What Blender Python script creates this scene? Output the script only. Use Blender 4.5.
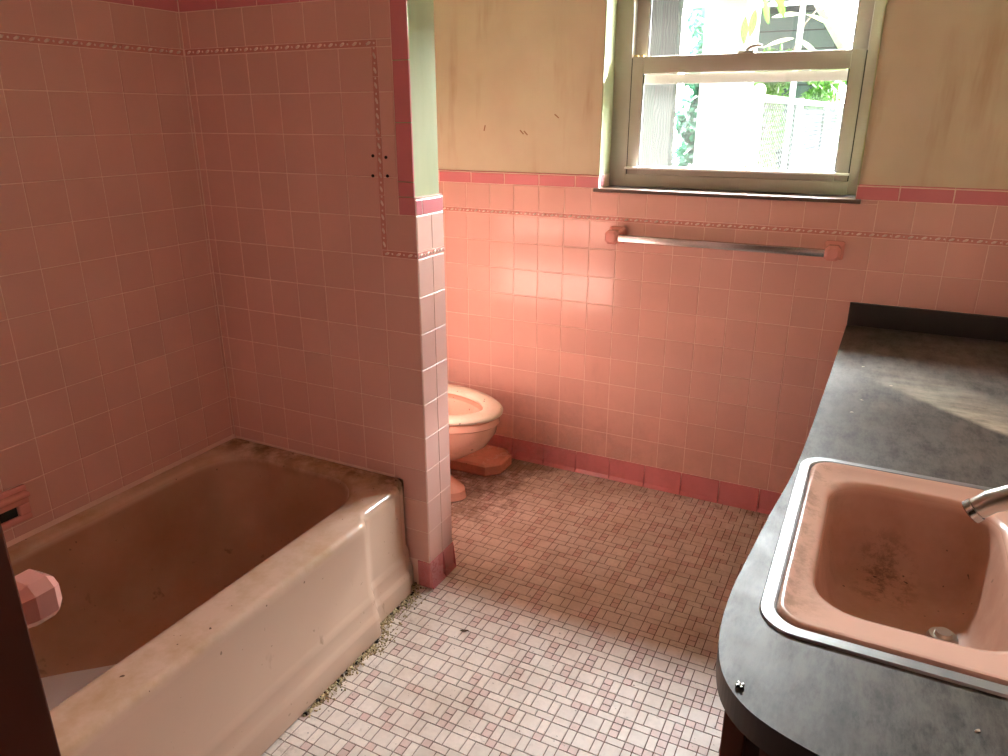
import bpy, bmesh, math, random
from mathutils import Vector, Matrix
random.seed(7)
for o in list(bpy.data.objects): bpy.data.objects.remove(o, do_unlink=True)
SC = bpy.context.scene
COL = SC.collection

# ---------------------------------------------------------------- camera, world, sun, exposure
CAM = Vector((1.552, -2.732, 1.458)); YAW = 0.46704; PITCH = 0.34038; FPX = 738.75
cam = bpy.data.cameras.new('camera'); cam.sensor_width = 36; cam.lens = FPX/1008*36; cam.clip_start = 0.02
camo = bpy.data.objects.new('camera', cam); COL.objects.link(camo)
camo.location = CAM; camo.rotation_euler = (math.pi/2-PITCH, 0, YAW)
SC.camera = camo

W = bpy.data.worlds.new('sky'); SC.world = W; W.use_nodes = True
bg = W.node_tree.nodes['Background']; bg.inputs['Color'].default_value = (0.93, 0.98, 1.0, 1); bg.inputs['Strength'].default_value = 64

sun = bpy.data.lights.new('sun', 'SUN'); sun.energy = 33; sun.angle = math.radians(0.6); sun.color = (1, 0.985, 0.95)
suno = bpy.data.objects.new('sun', sun); COL.objects.link(suno)
suno.rotation_euler = Vector((-1.0, -1.0, -0.81)).to_track_quat('-Z', 'Y').to_euler()
suno.location = (3, 1, 4)

portal = bpy.data.lights.new('window_portal', 'AREA'); portal.shape = 'RECTANGLE'; portal.size = 0.84; portal.size_y = 0.82
portal.cycles.is_portal = True
po = bpy.data.objects.new('window_portal', portal); COL.objects.link(po)
po.location = (1.02, 0.215, 1.63); po.rotation_euler = (math.radians(-90), 0, 0)

SC.view_settings.view_transform = 'Standard'; SC.view_settings.look = 'None'
SC.view_settings.gamma = 1.0; SC.view_settings.use_curve_mapping = False
SC.view_settings.exposure = 1.46
SC.cycles.max_bounces = 24; SC.cycles.diffuse_bounces = 14; SC.cycles.glossy_bounces = 6; SC.cycles.transparent_max_bounces = 12

# ---------------------------------------------------------------- material helpers
def srgb(r, g, b):
    f = lambda c: (c/255/12.92) if c/255 <= 0.04045 else ((c/255+0.055)/1.055)**2.4
    return (f(r), f(g), f(b), 1)

class NT:
    def __init__(s, name):
        s.m = bpy.data.materials.new(name); s.m.use_nodes = True
        s.t = s.m.node_tree; s.n = s.t.nodes; s.l = s.t.links
        s.b = s.n['Principled BSDF']; s.out = s.n['Material Output']
        s._pos = None
    def new(s, k, **kw):
        n = s.n.new(k)
        for a, v in kw.items(): setattr(n, a, v)
        return n
    def pos(s):
        if s._pos is None: s._pos = s.new('ShaderNodeNewGeometry').outputs['Position']
        return s._pos
    def noise(s, scale, detail=3, rough=0.55, vec=None, stretch=None):
        n = s.new('ShaderNodeTexNoise'); n.inputs['Scale'].default_value = scale
        n.inputs['Detail'].default_value = detail; n.inputs['Roughness'].default_value = rough
        v = vec or s.pos()
        if stretch:
            mp = s.new('ShaderNodeMapping'); mp.inputs['Scale'].default_value = stretch
            s.l.new(v, mp.inputs['Vector']); v = mp.outputs['Vector']
        s.l.new(v, n.inputs['Vector']); return n.outputs['Fac']
    def rng(s, f, a, b, c=0.0, d=1.0):
        n = s.new('ShaderNodeMapRange'); n.inputs['From Min'].default_value = a; n.inputs['From Max'].default_value = b
        n.inputs['To Min'].default_value = c; n.inputs['To Max'].default_value = d
        s.l.new(f, n.inputs['Value']); return n.outputs['Result']
    def math(s, op, a, b):
        n = s.new('ShaderNodeMath', operation=op)
        for i, x in enumerate((a, b)):
            if isinstance(x, (int, float)): n.inputs[i].default_value = x
            else: s.l.new(x, n.inputs[i])
        return n.outputs[0]
    def mix(s, f, a, b):
        n = s.new('ShaderNodeMix', data_type='RGBA')
        if isinstance(f, (int, float)): n.inputs['Factor'].default_value = f
        else: s.l.new(f, n.inputs['Factor'])
        for k, x in (('A', a), ('B', b)):
            i = [q for q in n.inputs if q.name == k and q.type == 'RGBA'][0]
            if isinstance(x, tuple): i.default_value = x
            else: s.l.new(x, i)
        return [q for q in n.outputs if q.type == 'RGBA'][0]
    def xyz(s):
        n = s.new('ShaderNodeSeparateXYZ'); s.l.new(s.pos(), n.inputs[0]); return n.outputs
    def rand(s): return s.new('ShaderNodeObjectInfo').outputs['Random']
    def bump(s, h, strength=0.2, dist=0.002):
        n = s.new('ShaderNodeBump'); n.inputs['Strength'].default_value = strength; n.inputs['Distance'].default_value = dist
        s.l.new(h, n.inputs['Height']); s.l.new(n.outputs['Normal'], s.b.inputs['Normal'])
    def col(s, c):
        if isinstance(c, tuple): s.b.inputs['Base Color'].default_value = c
        else: s.l.new(c, s.b.inputs['Base Color'])
    def rough(s, r):
        if isinstance(r, (int, float)): s.b.inputs['Roughness'].default_value = r
        else: s.l.new(r, s.b.inputs['Roughness'])

def scale_c(c, k): return (min(1, c[0]*k), min(1, c[1]*k), min(1, c[2]*k), 1)

def simple(name, c, rough=0.5, metal=0.0, nscale=None, namp=0.12, bump=0.0, bscale=40):
    t = NT(name); t.b.inputs['Metallic'].default_value = metal; t.rough(rough)
    if nscale:
        t.col(t.mix(t.noise(nscale), scale_c(c, 1-namp), scale_c(c, 1+namp)))
    else: t.col(c)
    if bump: t.bump(t.noise(bscale), bump)
    return t.m

PINK = srgb(229, 183, 170); ROSE = srgb(222, 140, 146); CREAM = srgb(226, 220, 192); DIRT = srgb(84, 58, 36)

def tile_mat(name, base, dirt=0.0, rough=0.16):
    t = NT(name)
    c = t.mix(t.rand(), scale_c(base, 0.93), scale_c(base, 1.05))
    c = t.mix(t.rng(t.noise(3.0, 4), 0.35, 0.7), c, scale_c(base, 0.92))
    if dirt:
        X, Y, Z = t.xyz()
        low = t.rng(Z, 0.42, 0.08)                                   # rising grime on the lower rows
        left = t.rng(X, 1.05, 0.35, 0.25, 1.0)
        d = t.math('MULTIPLY', t.rng(t.noise(9, 6, 0.7), 0.44, 0.72), t.math('MULTIPLY', low, left))
        spots = t.rng(t.noise(38, 2, 0.5), 0.73, 0.80)
        drip = t.math('MULTIPLY', t.rng(t.noise(14, 3, 0.6, stretch=(1, 1, 0.25)), 0.60, 0.78), t.rng(Z, 0.75, 0.30))
        f = t.math('MAXIMUM', t.math('MULTIPLY', d, 1.1), t.math('MAXIMUM', t.math('MULTIPLY', spots, 0.30), t.math('MULTIPLY', drip, 0.35)))
        f = t.math('MULTIPLY', f, dirt)
        f = t.math('MINIMUM', f, 0.85)
        c = t.mix(f, c, DIRT)
        t.rough(t.rng(f, 0, 0.5, rough, 0.6))
    else: t.rough(rough)
    t.col(c)
    t.bump(t.noise(26, 2, 0.5), 0.12 if rough < 0.25 else 0.03, 0.004)
    t.b.inputs['Specular IOR Level'].default_value = 0.5 if rough < 0.25 else 0.95
    return t.m

M = {}
M['tile'] = tile_mat('pink_wall_tile', PINK, 0.0)
M['tile_far'] = tile_mat('pink_wall_tile_far', PINK, 0.5)
M['rose'] = tile_mat('rose_trim_tile', ROSE, 0.0)
M['rose_base'] = tile_mat('rose_base_tile', srgb(224, 142, 146), 0.35)
M['grout'] = simple('wall_grout', srgb(240, 212, 198), 0.8, nscale=20, namp=0.10)
M['strip'] = simple('border_strip', srgb(214, 154, 142), 0.25)
M['bead'] = simple('border_bead', srgb(246, 226, 214), 0.2)
M['tile_end'] = tile_mat('pink_wall_tile_dull', PINK, 0.0, 0.38)

def plaster():
    t = NT('cream_plaster')
    X, Y, Z = t.xyz()
    c = t.mix(t.rng(t.noise(2.2, 4), 0.35, 0.7), CREAM, srgb(212, 200, 172))
    drip = t.rng(t.noise(11, 4, 0.65, stretch=(1, 1, 0.12)), 0.52, 0.70)
    patch = t.rng(t.noise(2.4, 3), 0.42, 0.60)
    c = t.mix(t.math('MULTIPLY', t.math('MULTIPLY', drip, patch), 0.5), c, srgb(178, 132, 78))
    t.col(c); t.rough(0.75); t.bump(t.noise(30, 4), 0.15, 0.003); return t.m
M['plaster'] = plaster()
def plaster_green_cast():  # same cream paint, with greenish outdoor light put into its colour
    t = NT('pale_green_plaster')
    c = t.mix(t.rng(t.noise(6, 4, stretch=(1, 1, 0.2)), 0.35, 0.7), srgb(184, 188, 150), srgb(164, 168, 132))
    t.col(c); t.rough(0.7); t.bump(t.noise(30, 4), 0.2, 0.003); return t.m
M['plaster_green'] = plaster_green_cast()
M['pink_plain'] = simple('pink_wainscot', PINK, 0.3)
M['ceil'] = simple('ceiling_paint', srgb(246, 242, 230), 0.85, nscale=3, namp=0.05)

def floor_mat(name, base, amp):
    t = NT(name)
    X, Y, Z = t.xyz()
    c = t.mix(t.rand(), scale_c(base, 1-amp), scale_c(base, 1+amp))
    c = t.mix(t.math('MULTIPLY', t.rng(t.noise(70, 2), 0.35, 0.7), 0.35), c, scale_c(base, 0.72))
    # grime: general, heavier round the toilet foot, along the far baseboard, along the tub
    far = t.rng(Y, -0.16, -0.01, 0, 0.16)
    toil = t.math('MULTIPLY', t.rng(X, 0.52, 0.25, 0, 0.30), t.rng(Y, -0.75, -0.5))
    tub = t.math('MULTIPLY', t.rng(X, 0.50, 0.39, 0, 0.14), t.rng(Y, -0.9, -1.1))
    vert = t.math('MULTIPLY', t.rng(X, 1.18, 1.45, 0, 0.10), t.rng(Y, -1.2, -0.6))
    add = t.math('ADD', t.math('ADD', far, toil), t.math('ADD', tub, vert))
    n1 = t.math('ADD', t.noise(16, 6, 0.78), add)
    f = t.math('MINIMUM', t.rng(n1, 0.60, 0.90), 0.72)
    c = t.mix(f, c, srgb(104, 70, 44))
    c = t.mix(t.math('MULTIPLY', t.rng(t.noise(110, 1, 0.4), 0.755, 0.775), 0.8), c, srgb(60, 40, 26))
    n2 = t.rng(t.noise(4.5, 4, 0.6), 0.46, 0.72, 0, 0.45)
    c = t.mix(n2, c, srgb(164, 138, 110))
    t.col(c); t.rough(t.rng(f, 0, 0.6, 0.48, 0.78)); t.bump(t.noise(90, 2), 0.08, 0.001)
    return t.m
M['mos_white'] = floor_mat('mosaic_white', srgb(228, 216, 205), 0.08)
M['mos_pink'] = floor_mat('mosaic_pink', srgb(222, 196, 187), 0.10)
M['floor_grout'] = simple('floor_grout', srgb(96, 66, 54), 0.9, nscale=14, namp=0.35)

def enamel(name, base, dirt, lo=0.54, hi=0.78, rough=0.12, scale=7, dcol=srgb(120, 88, 56)):
    t = NT(name)
    c = t.mix(t.rng(t.noise(2.5, 4), 0.3, 0.7), base, scale_c(base, 0.94))
    f = t.math('MULTIPLY', t.rng(t.noise(scale, 6, 0.7), lo, hi), dirt)
    s = t.math('MULTIPLY', t.rng(t.noise(55, 1, 0.4), 0.745, 0.775), 0.75)
    c = t.mix(f, c, dcol); c = t.mix(s, c, srgb(60, 36, 22))
    t.col(c); t.rough(t.rng(f, 0, 0.5, rough, 0.55)); return t.m

def tub_mat():
    t = NT('tub_enamel')
    base = srgb(214, 184, 162)
    X, Y, Z = t.xyz()
    c = t.mix(t.rng(t.noise(2.5, 4), 0.3, 0.7), base, scale_c(base, 0.95))
    inside = t.math('MULTIPLY', t.rng(Z, 0.372, 0.352), t.rng(X, 0.30, 0.26))                  # low light in the basin painted as brown, plus some dirt
    shade_dirt = t.math('MULTIPLY', inside, t.rng(t.noise(3.0, 5, 0.6), 0.25, 0.75, 0.45, 0.85))  # basin shade and dirt share this brown mask
    c = t.mix(shade_dirt, c, srgb(158, 108, 72))
    back = t.math('MULTIPLY', t.rng(Y, -1.14, -1.04), t.rng(t.noise(16, 5, 0.7), 0.36, 0.60))
    c = t.mix(t.math('MULTIPLY', back, t.math('MULTIPLY', t.rng(Z, 0.33, 0.36), 0.8)), c, srgb(104, 76, 44))
    rim = t.math('MULTIPLY', t.rng(Z, 0.355, 0.372), t.rng(t.noise(9, 5, 0.65), 0.42, 0.70))
    c = t.mix(t.math('MULTIPLY', rim, 0.60), c, srgb(176, 142, 96))
    sp = t.math('MULTIPLY', t.rng(t.noise(62, 1, 0.4), 0.775, 0.79), t.rng(Z, 0.30, 0.365, 0.25, 0.8))
    c = t.mix(sp, c, srgb(60, 36, 22))
    sc = t.math('MULTIPLY', t.rng(t.noise(20, 3, 0.6, stretch=(1, 1, 0.5)), 0.66, 0.72), t.rng(Z, 0.25, 0.1))
    c = t.mix(t.math('MULTIPLY', sc, 0.6), c, srgb(120, 84, 60))
    t.col(c); t.rough(t.rng(shade_dirt, 0, 0.6, 0.14, 0.5)); return t.m
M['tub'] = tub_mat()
M['toilet'] = enamel('toilet_china', srgb(232, 186, 166), 0.25)
M['seat'] = enamel('seat_plastic', srgb(238, 226, 208), 0.22, rough=0.3)
M['lid'] = enamel('tank_lid_china', srgb(226, 166, 144), 0.5, 0.48, 0.72, scale=14)
def sink_mat():
    t = NT('sink_enamel'); base = srgb(228, 186, 166)
    X, Y, Z = t.xyz()
    c = t.mix(t.rng(t.noise(3, 4), 0.3, 0.7), base, scale_c(base, 0.94))
    deep = t.math('MULTIPLY', t.rng(Z, 0.782, 0.765), t.rng(t.noise(5, 5, 0.65), 0.25, 0.75, 0.30, 0.75))    # dried film in the bowl
    c = t.mix(deep, c, srgb(150, 100, 70))
    rim = t.math('MULTIPLY', t.rng(X, 1.58, 1.50), t.rng(t.noise(20, 6, 0.75), 0.48, 0.62))
    c = t.mix(t.math('MULTIPLY', rim, 0.55), c, srgb(150, 124, 100))
    px, py = t.math('SUBTRACT', X, 1.655), t.math('SUBTRACT', Y, -1.355)
    d2 = t.math('ADD', t.math('MULTIPLY', px, px), t.math('MULTIPLY', t.math('MULTIPLY', py, py), 0.5))
    bl_ = t.math('MULTIPLY', t.rng(d2, 0.005, 0.0005), t.rng(t.noise(34, 6, 0.8), 0.48, 0.60))
    c = t.mix(t.math('MULTIPLY', bl_, t.rng(Z, 0.72, 0.68, 0, 0.6)), c, srgb(84, 52, 32))
    sp = t.math('MULTIPLY', t.rng(t.noise(60, 1, 0.4), 0.75, 0.77), t.rng(Z, 0.76, 0.70, 0.0, 0.8))
    c = t.mix(sp, c, srgb(50, 30, 20))
    t.col(c); t.rough(t.rng(deep, 0, 0.6, 0.2, 0.5)); return t.m
M['sink'] = sink_mat()
M['ceramic'] = simple('pink_ceramic', srgb(224, 160, 150), 0.10, nscale=20, namp=0.06)
M['chrome'] = simple('chrome', (0.50, 0.50, 0.49, 1), 0.24, 1.0, nscale=30, namp=0.2)
M['rim_metal'] = simple('dull_rim_metal', (0.34, 0.36, 0.36, 1), 0.42, 1.0, nscale=30, namp=0.25)
M['nickel'] = simple('brushed_nickel', (0.56, 0.53, 0.48, 1), 0.28, 1.0)
M['alum'] = simple('window_aluminium', srgb(178, 172, 160), 0.42, 0.0, nscale=18, namp=0.06)
M['alum_dark'] = simple('window_gasket', srgb(60, 58, 52), 0.6)
M['marble'] = simple('sill_stone', srgb(96, 78, 66), 0.35, nscale=16, namp=0.35)
M['brass'] = simple('brass', (0.8, 0.62, 0.25, 1), 0.3, 1.0)
M['black'] = simple('hole_black', (0.004, 0.003, 0.003, 1), 0.9)
M['wood'] = simple('dark_brown_wood', srgb(96, 46, 24), 0.45, nscale=9, namp=0.25)
M['cab'] = simple('vanity_wood', srgb(72, 34, 22), 0.5, nscale=9, namp=0.25)
M['paper'] = simple('pale_sheet', srgb(240, 232, 224), 0.6)

def counter_mat():
    t = NT('counter_laminate')
    X, Y, Z = t.xyz()
    v = t.noise(15, 7, 0.78, stretch=(2.4, 0.8, 1))
    c = t.mix(t.rng(v, 0.40, 0.60), srgb(34, 34, 31), srgb(92, 90, 84))
    v2 = t.rng(t.noise(7, 6, 0.75, stretch=(1.0, 1.8, 1)), 0.42, 0.74)
    c = t.mix(t.math('MULTIPLY', v2, 0.55), c, srgb(96, 91, 82))
    v3 = t.noise(120, 4, 0.7, stretch=(1.6, 0.5, 1))
    c = t.mix(t.rng(v3, 0.35, 0.7, 0, 0.35), c, srgb(104, 99, 90))
    # paler diagonal band by the far end
    d = t.math('ADD', t.math('ADD', t.math('MULTIPLY', X, 0.95), Y), 0.577-0.95*1.546)
    sm = t.math('MULTIPLY', t.math('MULTIPLY', t.rng(d, 0.0, 0.03), t.rng(d, 0.30, 0.04)), t.rng(X, 1.56, 1.86))
    sm = t.math('MULTIPLY', sm, t.rng(t.noise(12, 5, 0.7, stretch=(0.6, 1.8, 1)), 0.28, 0.62))
    c = t.mix(t.math('MULTIPLY', sm, 0.8), c, srgb(206, 196, 172))
    t.col(c); t.rough(t.rng(t.noise(14, 4), 0.3, 0.7, 0.40, 0.56)); return t.m
M['counter'] = counter_mat()
M['counter_edge'] = simple('counter_edge', srgb(44, 42, 40), 0.4, nscale=20, namp=0.2)

def glass():
    t = NT('window_glass'); t.n.remove(t.b)
    tr = t.new('ShaderNodeBsdfTransparent'); gl = t.new('ShaderNodeBsdfGlossy'); gl.inputs['Roughness'].default_value = 0.02
    mx = t.new('ShaderNodeMixShader'); mx.inputs[0].default_value = 0.05; t.l.new(tr.outputs[0], mx.inputs[1]); t.l.new(gl.outputs[0], mx.inputs[2])
    tl = t.new('ShaderNodeBsdfTranslucent'); tl.inputs['Color'].default_value = (0.9, 0.9, 0.88, 1)
    m2 = t.new('ShaderNodeMixShader'); m2.inputs[0].default_value = 0.003
    t.l.new(mx.outputs[0], m2.inputs[1]); t.l.new(tl.outputs[0], m2.inputs[2]); t.l.new(m2.outputs[0], t.out.inputs[0]); return t.m
M['glass'] = glass()
def leafm(name, c):
    t = NT(name); c2 = t.mix(t.noise(7, 3), scale_c(c, 0.65), scale_c(c, 1.3)); t.col(c2); t.rough(0.45)
    tl = t.new('ShaderNodeBsdfTranslucent'); t.l.new(c2, tl.inputs['Color'])
    mx = t.new('ShaderNodeMixShader'); mx.inputs[0].default_value = 0.45
    t.l.new(t.b.outputs[0], mx.inputs[1]); t.l.new(tl.outputs[0], mx.inputs[2]); t.l.new(mx.outputs[0], t.out.inputs[0]); return t.m
M['leaf'] = leafm('leaf', srgb(58, 104, 26)); M['leaf_y'] = leafm('leaf_yellow', srgb(92, 96, 20)); M['leaf_far'] = leafm('leaf_far', srgb(34, 74, 32))
M['leaf_b'] = leafm('leaf_bright', srgb(84, 136, 44))
M['leaf_teal'] = leafm('leaf_teal', srgb(26, 66, 46))
M['white_paint'] = simple('white_paint', srgb(238, 238, 232), 0.6, nscale=5, namp=0.04)
def wboard():
    t = NT('weathered_board')
    w = t.new('ShaderNodeTexWave', wave_type='BANDS', bands_direction='X'); w.inputs['Scale'].default_value = 9; w.inputs['Distortion'].default_value = 14
    w.inputs['Detail'].default_value = 3; w.inputs['Detail Scale'].default_value = 0.6
    mp = t.new('ShaderNodeMapping'); mp.inputs['Scale'].default_value = (2.2, 1, 0.8); t.l.new(t.pos(), mp.inputs[0]); t.l.new(mp.outputs[0], w.inputs['Vector'])
    t.col(t.mix(w.outputs['Fac'], srgb(44, 47, 42), srgb(72, 75, 69))); t.rough(0.8); return t.m
M['wboard'] = wboard()
M['roof_grey'] = simple('carport_roof', srgb(40, 45, 46), 0.7, nscale=6, namp=0.2)
M['blue'] = simple('pale_blue_panel', srgb(22, 54, 94), 0.5, nscale=4, namp=0.08)
M['grass'] = simple('yard_grass', srgb(52, 58, 36), 0.9, nscale=6, namp=0.25)
M['bark'] = simple('bark', srgb(92, 74, 56), 0.9, nscale=20, namp=0.3)
M['siding'] = simple('grey_siding', srgb(70, 88, 86), 0.6, nscale=5, namp=0.15)
M['galv'] = simple('galvanised_wire', srgb(120, 126, 126), 0.6)
M['soffit'] = simple('eave_paint', srgb(110, 92, 78), 0.8)
M['exterior'] = simple('exterior_brick', srgb(92, 56, 44), 0.85, nscale=8, namp=0.2)
M['hall'] = simple('hall_paint', srgb(150, 120, 92), 0.8, nscale=2, namp=0.05)
M['hallfloor'] = simple('hall_floor', srgb(96, 66, 44), 0.6, nscale=5, namp=0.2)
M['crumb'] = simple('crumbled_caulk', srgb(186, 170, 132), 0.9, nscale=60, namp=0.5)
M['crumb_dark'] = simple('black_grime', srgb(40, 30, 20), 0.9)
M['leafdry'] = simple('dry_leaf', srgb(74, 58, 36), 0.8)
M['nick'] = simple('bare_plaster', srgb(172, 134, 98), 0.9)
M['chip'] = simple('white_chip', srgb(232, 222, 206), 0.7)

# ---------------------------------------------------------------- mesh helpers
def link(name, me, mats=(), parent=None, **props):
    o = bpy.data.objects.new(name, me); COL.objects.link(o)
    if me is not None:
        for m in mats:
            if m.name not in [x.name for x in me.materials if x]: me.materials.append(m)
    if parent is not None: o.parent = parent
    for k, v in props.items(): o[k] = v
    return o
def fin(bm, name, smooth=None):
    bmesh.ops.recalc_face_normals(bm, faces=bm.faces)
    me = bpy.data.meshes.new(name); bm.to_mesh(me); bm.free()
    if smooth is not None:
        for p in me.polygons: p.use_smooth = True
        me.set_sharp_from_angle(angle=math.radians(smooth))
    return me
def box(bm, x0, x1, y0, y1, z0, z1, mi=0, bev=0):
    r = bmesh.ops.create_cube(bm, size=1)
    vs = r['verts']
    for v in vs:
        v.co = Vector((x0 if v.co.x < 0 else x1, y0 if v.co.y < 0 else y1, z0 if v.co.z < 0 else z1))
    fs = set(f for v in vs for f in v.link_faces)
    for f in fs: f.material_index = mi
    if bev:
        es = list(set(e for v in vs for e in v.link_edges))
        r2 = bmesh.ops.bevel(bm, geom=es, offset=bev, segments=2, affect='EDGES', profile=0.5)
        for f in r2['faces']: f.material_index = mi
    return vs
def boxes(name, lst, mats, parent=None, bev=0, smooth=None, **props):
    bm = bmesh.new()
    for b in lst: box(bm, *b[:6], mi=(b[6] if len(b) > 6 else 0), bev=bev)
    return link(name, fin(bm, name, smooth), mats, parent, **props)
def thing(name, label, cat, loc=(0, 0, 0), group=None):
    o = bpy.data.objects.new(name, None); COL.objects.link(o); o.location = loc; o.empty_display_size = 0.05
    o['label'] = label; o['category'] = cat
    if group: o['group'] = group
    bpy.context.view_layer.update()
    return o
def adopt(parent, *objs):
    """objects modelled in world coordinates become parts of a thing whose origin is at its base"""
    for o in objs:
        o.parent = parent
        if o.data and o.data.users == 1 and parent.location.length > 0:
            o.data.transform(Matrix.Translation(-parent.location))
def rr(cx, cy, hx, hy, r, z, nc=6, ns=8):
    """rounded rectangle loop, counter-clockwise, sampled along its sides"""
    pts = []
    r = min(r, hx*0.999, hy*0.999)
    cs = [(cx+hx-r, cy+hy-r, 0), (cx-hx+r, cy+hy-r, 90), (cx-hx+r, cy-hy+r, 180), (cx+hx-r, cy-hy+r, 270)]
    for i, (x, y, a) in enumerate(cs):
        for k in range(nc+1):
            t = math.radians(a+90*k/nc); pts.append(Vector((x+r*math.cos(t), y+r*math.sin(t), z)))
        nx, ny, na = cs[(i+1) % 4]
        t = math.radians(a+90); p = Vector((x+r*math.cos(t), y+r*math.sin(t), z)); q = Vector((nx+r*math.cos(t), ny+r*math.sin(t), z))
        for k in range(1, ns): pts.append(p.lerp(q, k/ns))
    return pts
def loft(bm, loops, cap0=False, cap1=False, mi=0):
    L = [[bm.verts.new(p) for p in lp] for lp in loops]
    n = len(L[0])
    for a, b in zip(L, L[1:]):
        for i in range(n):
            f = bm.faces.new((a[i], a[(i+1) % n], b[(i+1) % n], b[i])); f.material_index = mi
    if cap0: bm.faces.new(L[0]).material_index = mi
    if cap1: bm.faces.new(L[-1]).material_index = mi
    return L
def tube(bm, pts, rads, n=12, mi=0, cap=True):
    pts = [Vector(p) for p in pts]
    if isinstance(rads, (int, float)): rads = [rads]*len(pts)
    loops = []; u = None
    for i, p in enumerate(pts):
        d = (pts[min(i+1, len(pts)-1)]-pts[max(i-1, 0)]).normalized()
        if u is None:
            u = d.orthogonal().normalized()
        u = (u-d*u.dot(d)).normalized(); w = d.cross(u)
        loops.append([p+rads[i]*(math.cos(2*math.pi*k/n)*u+math.sin(2*math.pi*k/n)*w) for k in range(n)])
    loft(bm, loops, cap, cap, mi)

# ---------------------------------------------------------------- dimensions (metres)
T = 0.1095
XL, XP, YN, YF = -0.391, 0.414, -1.008, -0.864
XR, YW, ZC = 2.10, -2.44, 2.40                       # right wall, near wall, ceiling
ZB = 0.0956                                          # top of base tiles
ZS0, ZS1 = ZB+9*T, ZB+9*T+0.0185                     # border strip on the wainscot
ZT0, ZT1 = 1.2005, 1.250                             # rose cap
ZU0, ZU1 = ZB+14*T, ZB+14*T+0.0185                   # border strip in the tub recess
ZV0, ZV1 = 1.747, 1.797
WX0, WX1, WZ0, WZ1 = 0.577, 1.464, 1.203, 2.06       # window opening

ROT = {'-y': (math.pi/2, 0, 0), '+x': (math.pi/2, 0, math.pi/2), '+y': (math.pi/2, 0, math.pi), '-x': (math.pi/2, 0, -math.pi/2)}
def wallpt(face, plane, u, z):
    return {'-y': (u, plane, z), '+y': (u, plane, z), '+x': (plane, u, z), '-x': (plane, u, z)}[face]
TC = {}
def tile_mesh(w, h, m, kind='flat'):
    k = (round(w, 4), round(h, 4), m, kind)
    if k in TC: return TC[k]
    me = bpy.data.meshes.new('tile'); bm = bmesh.new()
    g = 0.0012; b = 0.0013; d = 0.0010
    def ring(iw, ih, z): return [bm.verts.new((sx*iw, sy*ih, z)) for sx, sy in ((-1, -1), (1, -1), (1, 1), (-1, 1))]
    hw, hh = w/2-g, h/2-g
    A = ring(hw, hh, -0.0055); B = ring(hw, hh, -d); C_ = ring(hw-b, hh-b, 0)
    if kind == 'cap':                                                # rounded top edge
        for v in (C_[2], C_[3]): v.co.y = hh-0.008
        for v in (B[2], B[3]): v.co.z = -0.006
        for v in (A[2], A[3]): v.co.z = -0.012
    if kind == 'base':                                               # cove lip at the foot
        for v in (C_[0], C_[1]): v.co.y = -hh+0.014
        for v in (B[0], B[1]): v.co.z = 0.010
    for P, Q in ((A, B), (B, C_)):
        for i in range(4): bm.faces.new((P[i], P[(i+1) % 4], Q[(i+1) % 4], Q[i]))
    bm.faces.new(C_)
    bmesh.ops.recalc_face_normals(bm, faces=bm.faces)
    bm.to_mesh(me); bm.free(); me.materials.append(M[m]); TC[k] = me
    return me
def put_tile(parent, face, plane, u0, u1, z0, z1, m='tile', kind='flat', name='tile', tilt=0.0022):
    if u1-u0 < 0.006 or z1-z0 < 0.006: return
    o = bpy.data.objects.new(name, tile_mesh(u1-u0, z1-z0, m, kind)); COL.objects.link(o)
    o.location = wallpt(face, plane, (u0+u1)/2, (z0+z1)/2)
    e = ROT[face]
    o.rotation_euler = (e[0]+random.uniform(-tilt, tilt), e[1]+random.uniform(-tilt, tilt)*0.4, e[2]+random.uniform(-tilt, tilt))
    o.parent = parent
    return o
def strip_mesh(L):
    k = ('strip', round(L, 4))
    if k in TC: return TC[k]
    bm = bmesh.new(); h = 0.0165
    box(bm, -L/2+0.0006, L/2-0.0006, -h/2, h/2, -0.0045, 0.0005)
    n = max(1, round(L/0.0375)); s = L/n
    for i in range(n):
        cx = -L/2+(i+0.5)*s
        for dx, ln, wd, ang in ((-0.003, 0.0102, 0.0046, 0.40), (0.0148, 0.0034, 0.0034, 0)):
            if dx > 0 and s < 0.03: continue
            vs = bmesh.ops.create_icosphere(bm, subdivisions=1, radius=1)['verts']
            for v in vs:
                x, y = v.co.x*ln, v.co.y*wd
                v.co = Vector((cx+dx+x*math.cos(ang)-y*math.sin(ang), x*math.sin(ang)+y*math.cos(ang), 0.0005+v.co.z*0.0022))
            for f in set(f for v in vs for f in v.link_faces): f.material_index = 1; f.smooth = True
    me = bpy.data.meshes.new('border_tile'); bm.to_mesh(me); bm.free()
    me.materials.append(M['strip']); me.materials.append(M['bead']); TC[k] = me; return me
def put_strip(parent, face, plane, u0, u1, z, vertical=False):
    L = 0.1524; a = u0
    while a < u1-0.004:
        b = min(a+L, u1)
        o = bpy.data.objects.new('border_tile', strip_mesh(b-a)); COL.objects.link(o)
        e = ROT[face]
        if vertical:
            o.location = wallpt(face, plane, z, (a+b)/2); o.rotation_euler = (e[0], -math.pi/2, e[2])
        else:
            o.location = wallpt(face, plane, (a+b)/2, z); o.rotation_euler = e
        o.parent = parent; a = b
def runs(a, b, step, origin):
    """cut [a,b] at origin + k*step"""
    k = math.ceil((a-origin)/step-1e-6); c = [a]
    while origin+k*step < b-1e-6:
        if origin+k*step > a+1e-6: c.append(origin+k*step)
        k += 1
    c.append(b); return list(zip(c, c[1:]))

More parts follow.
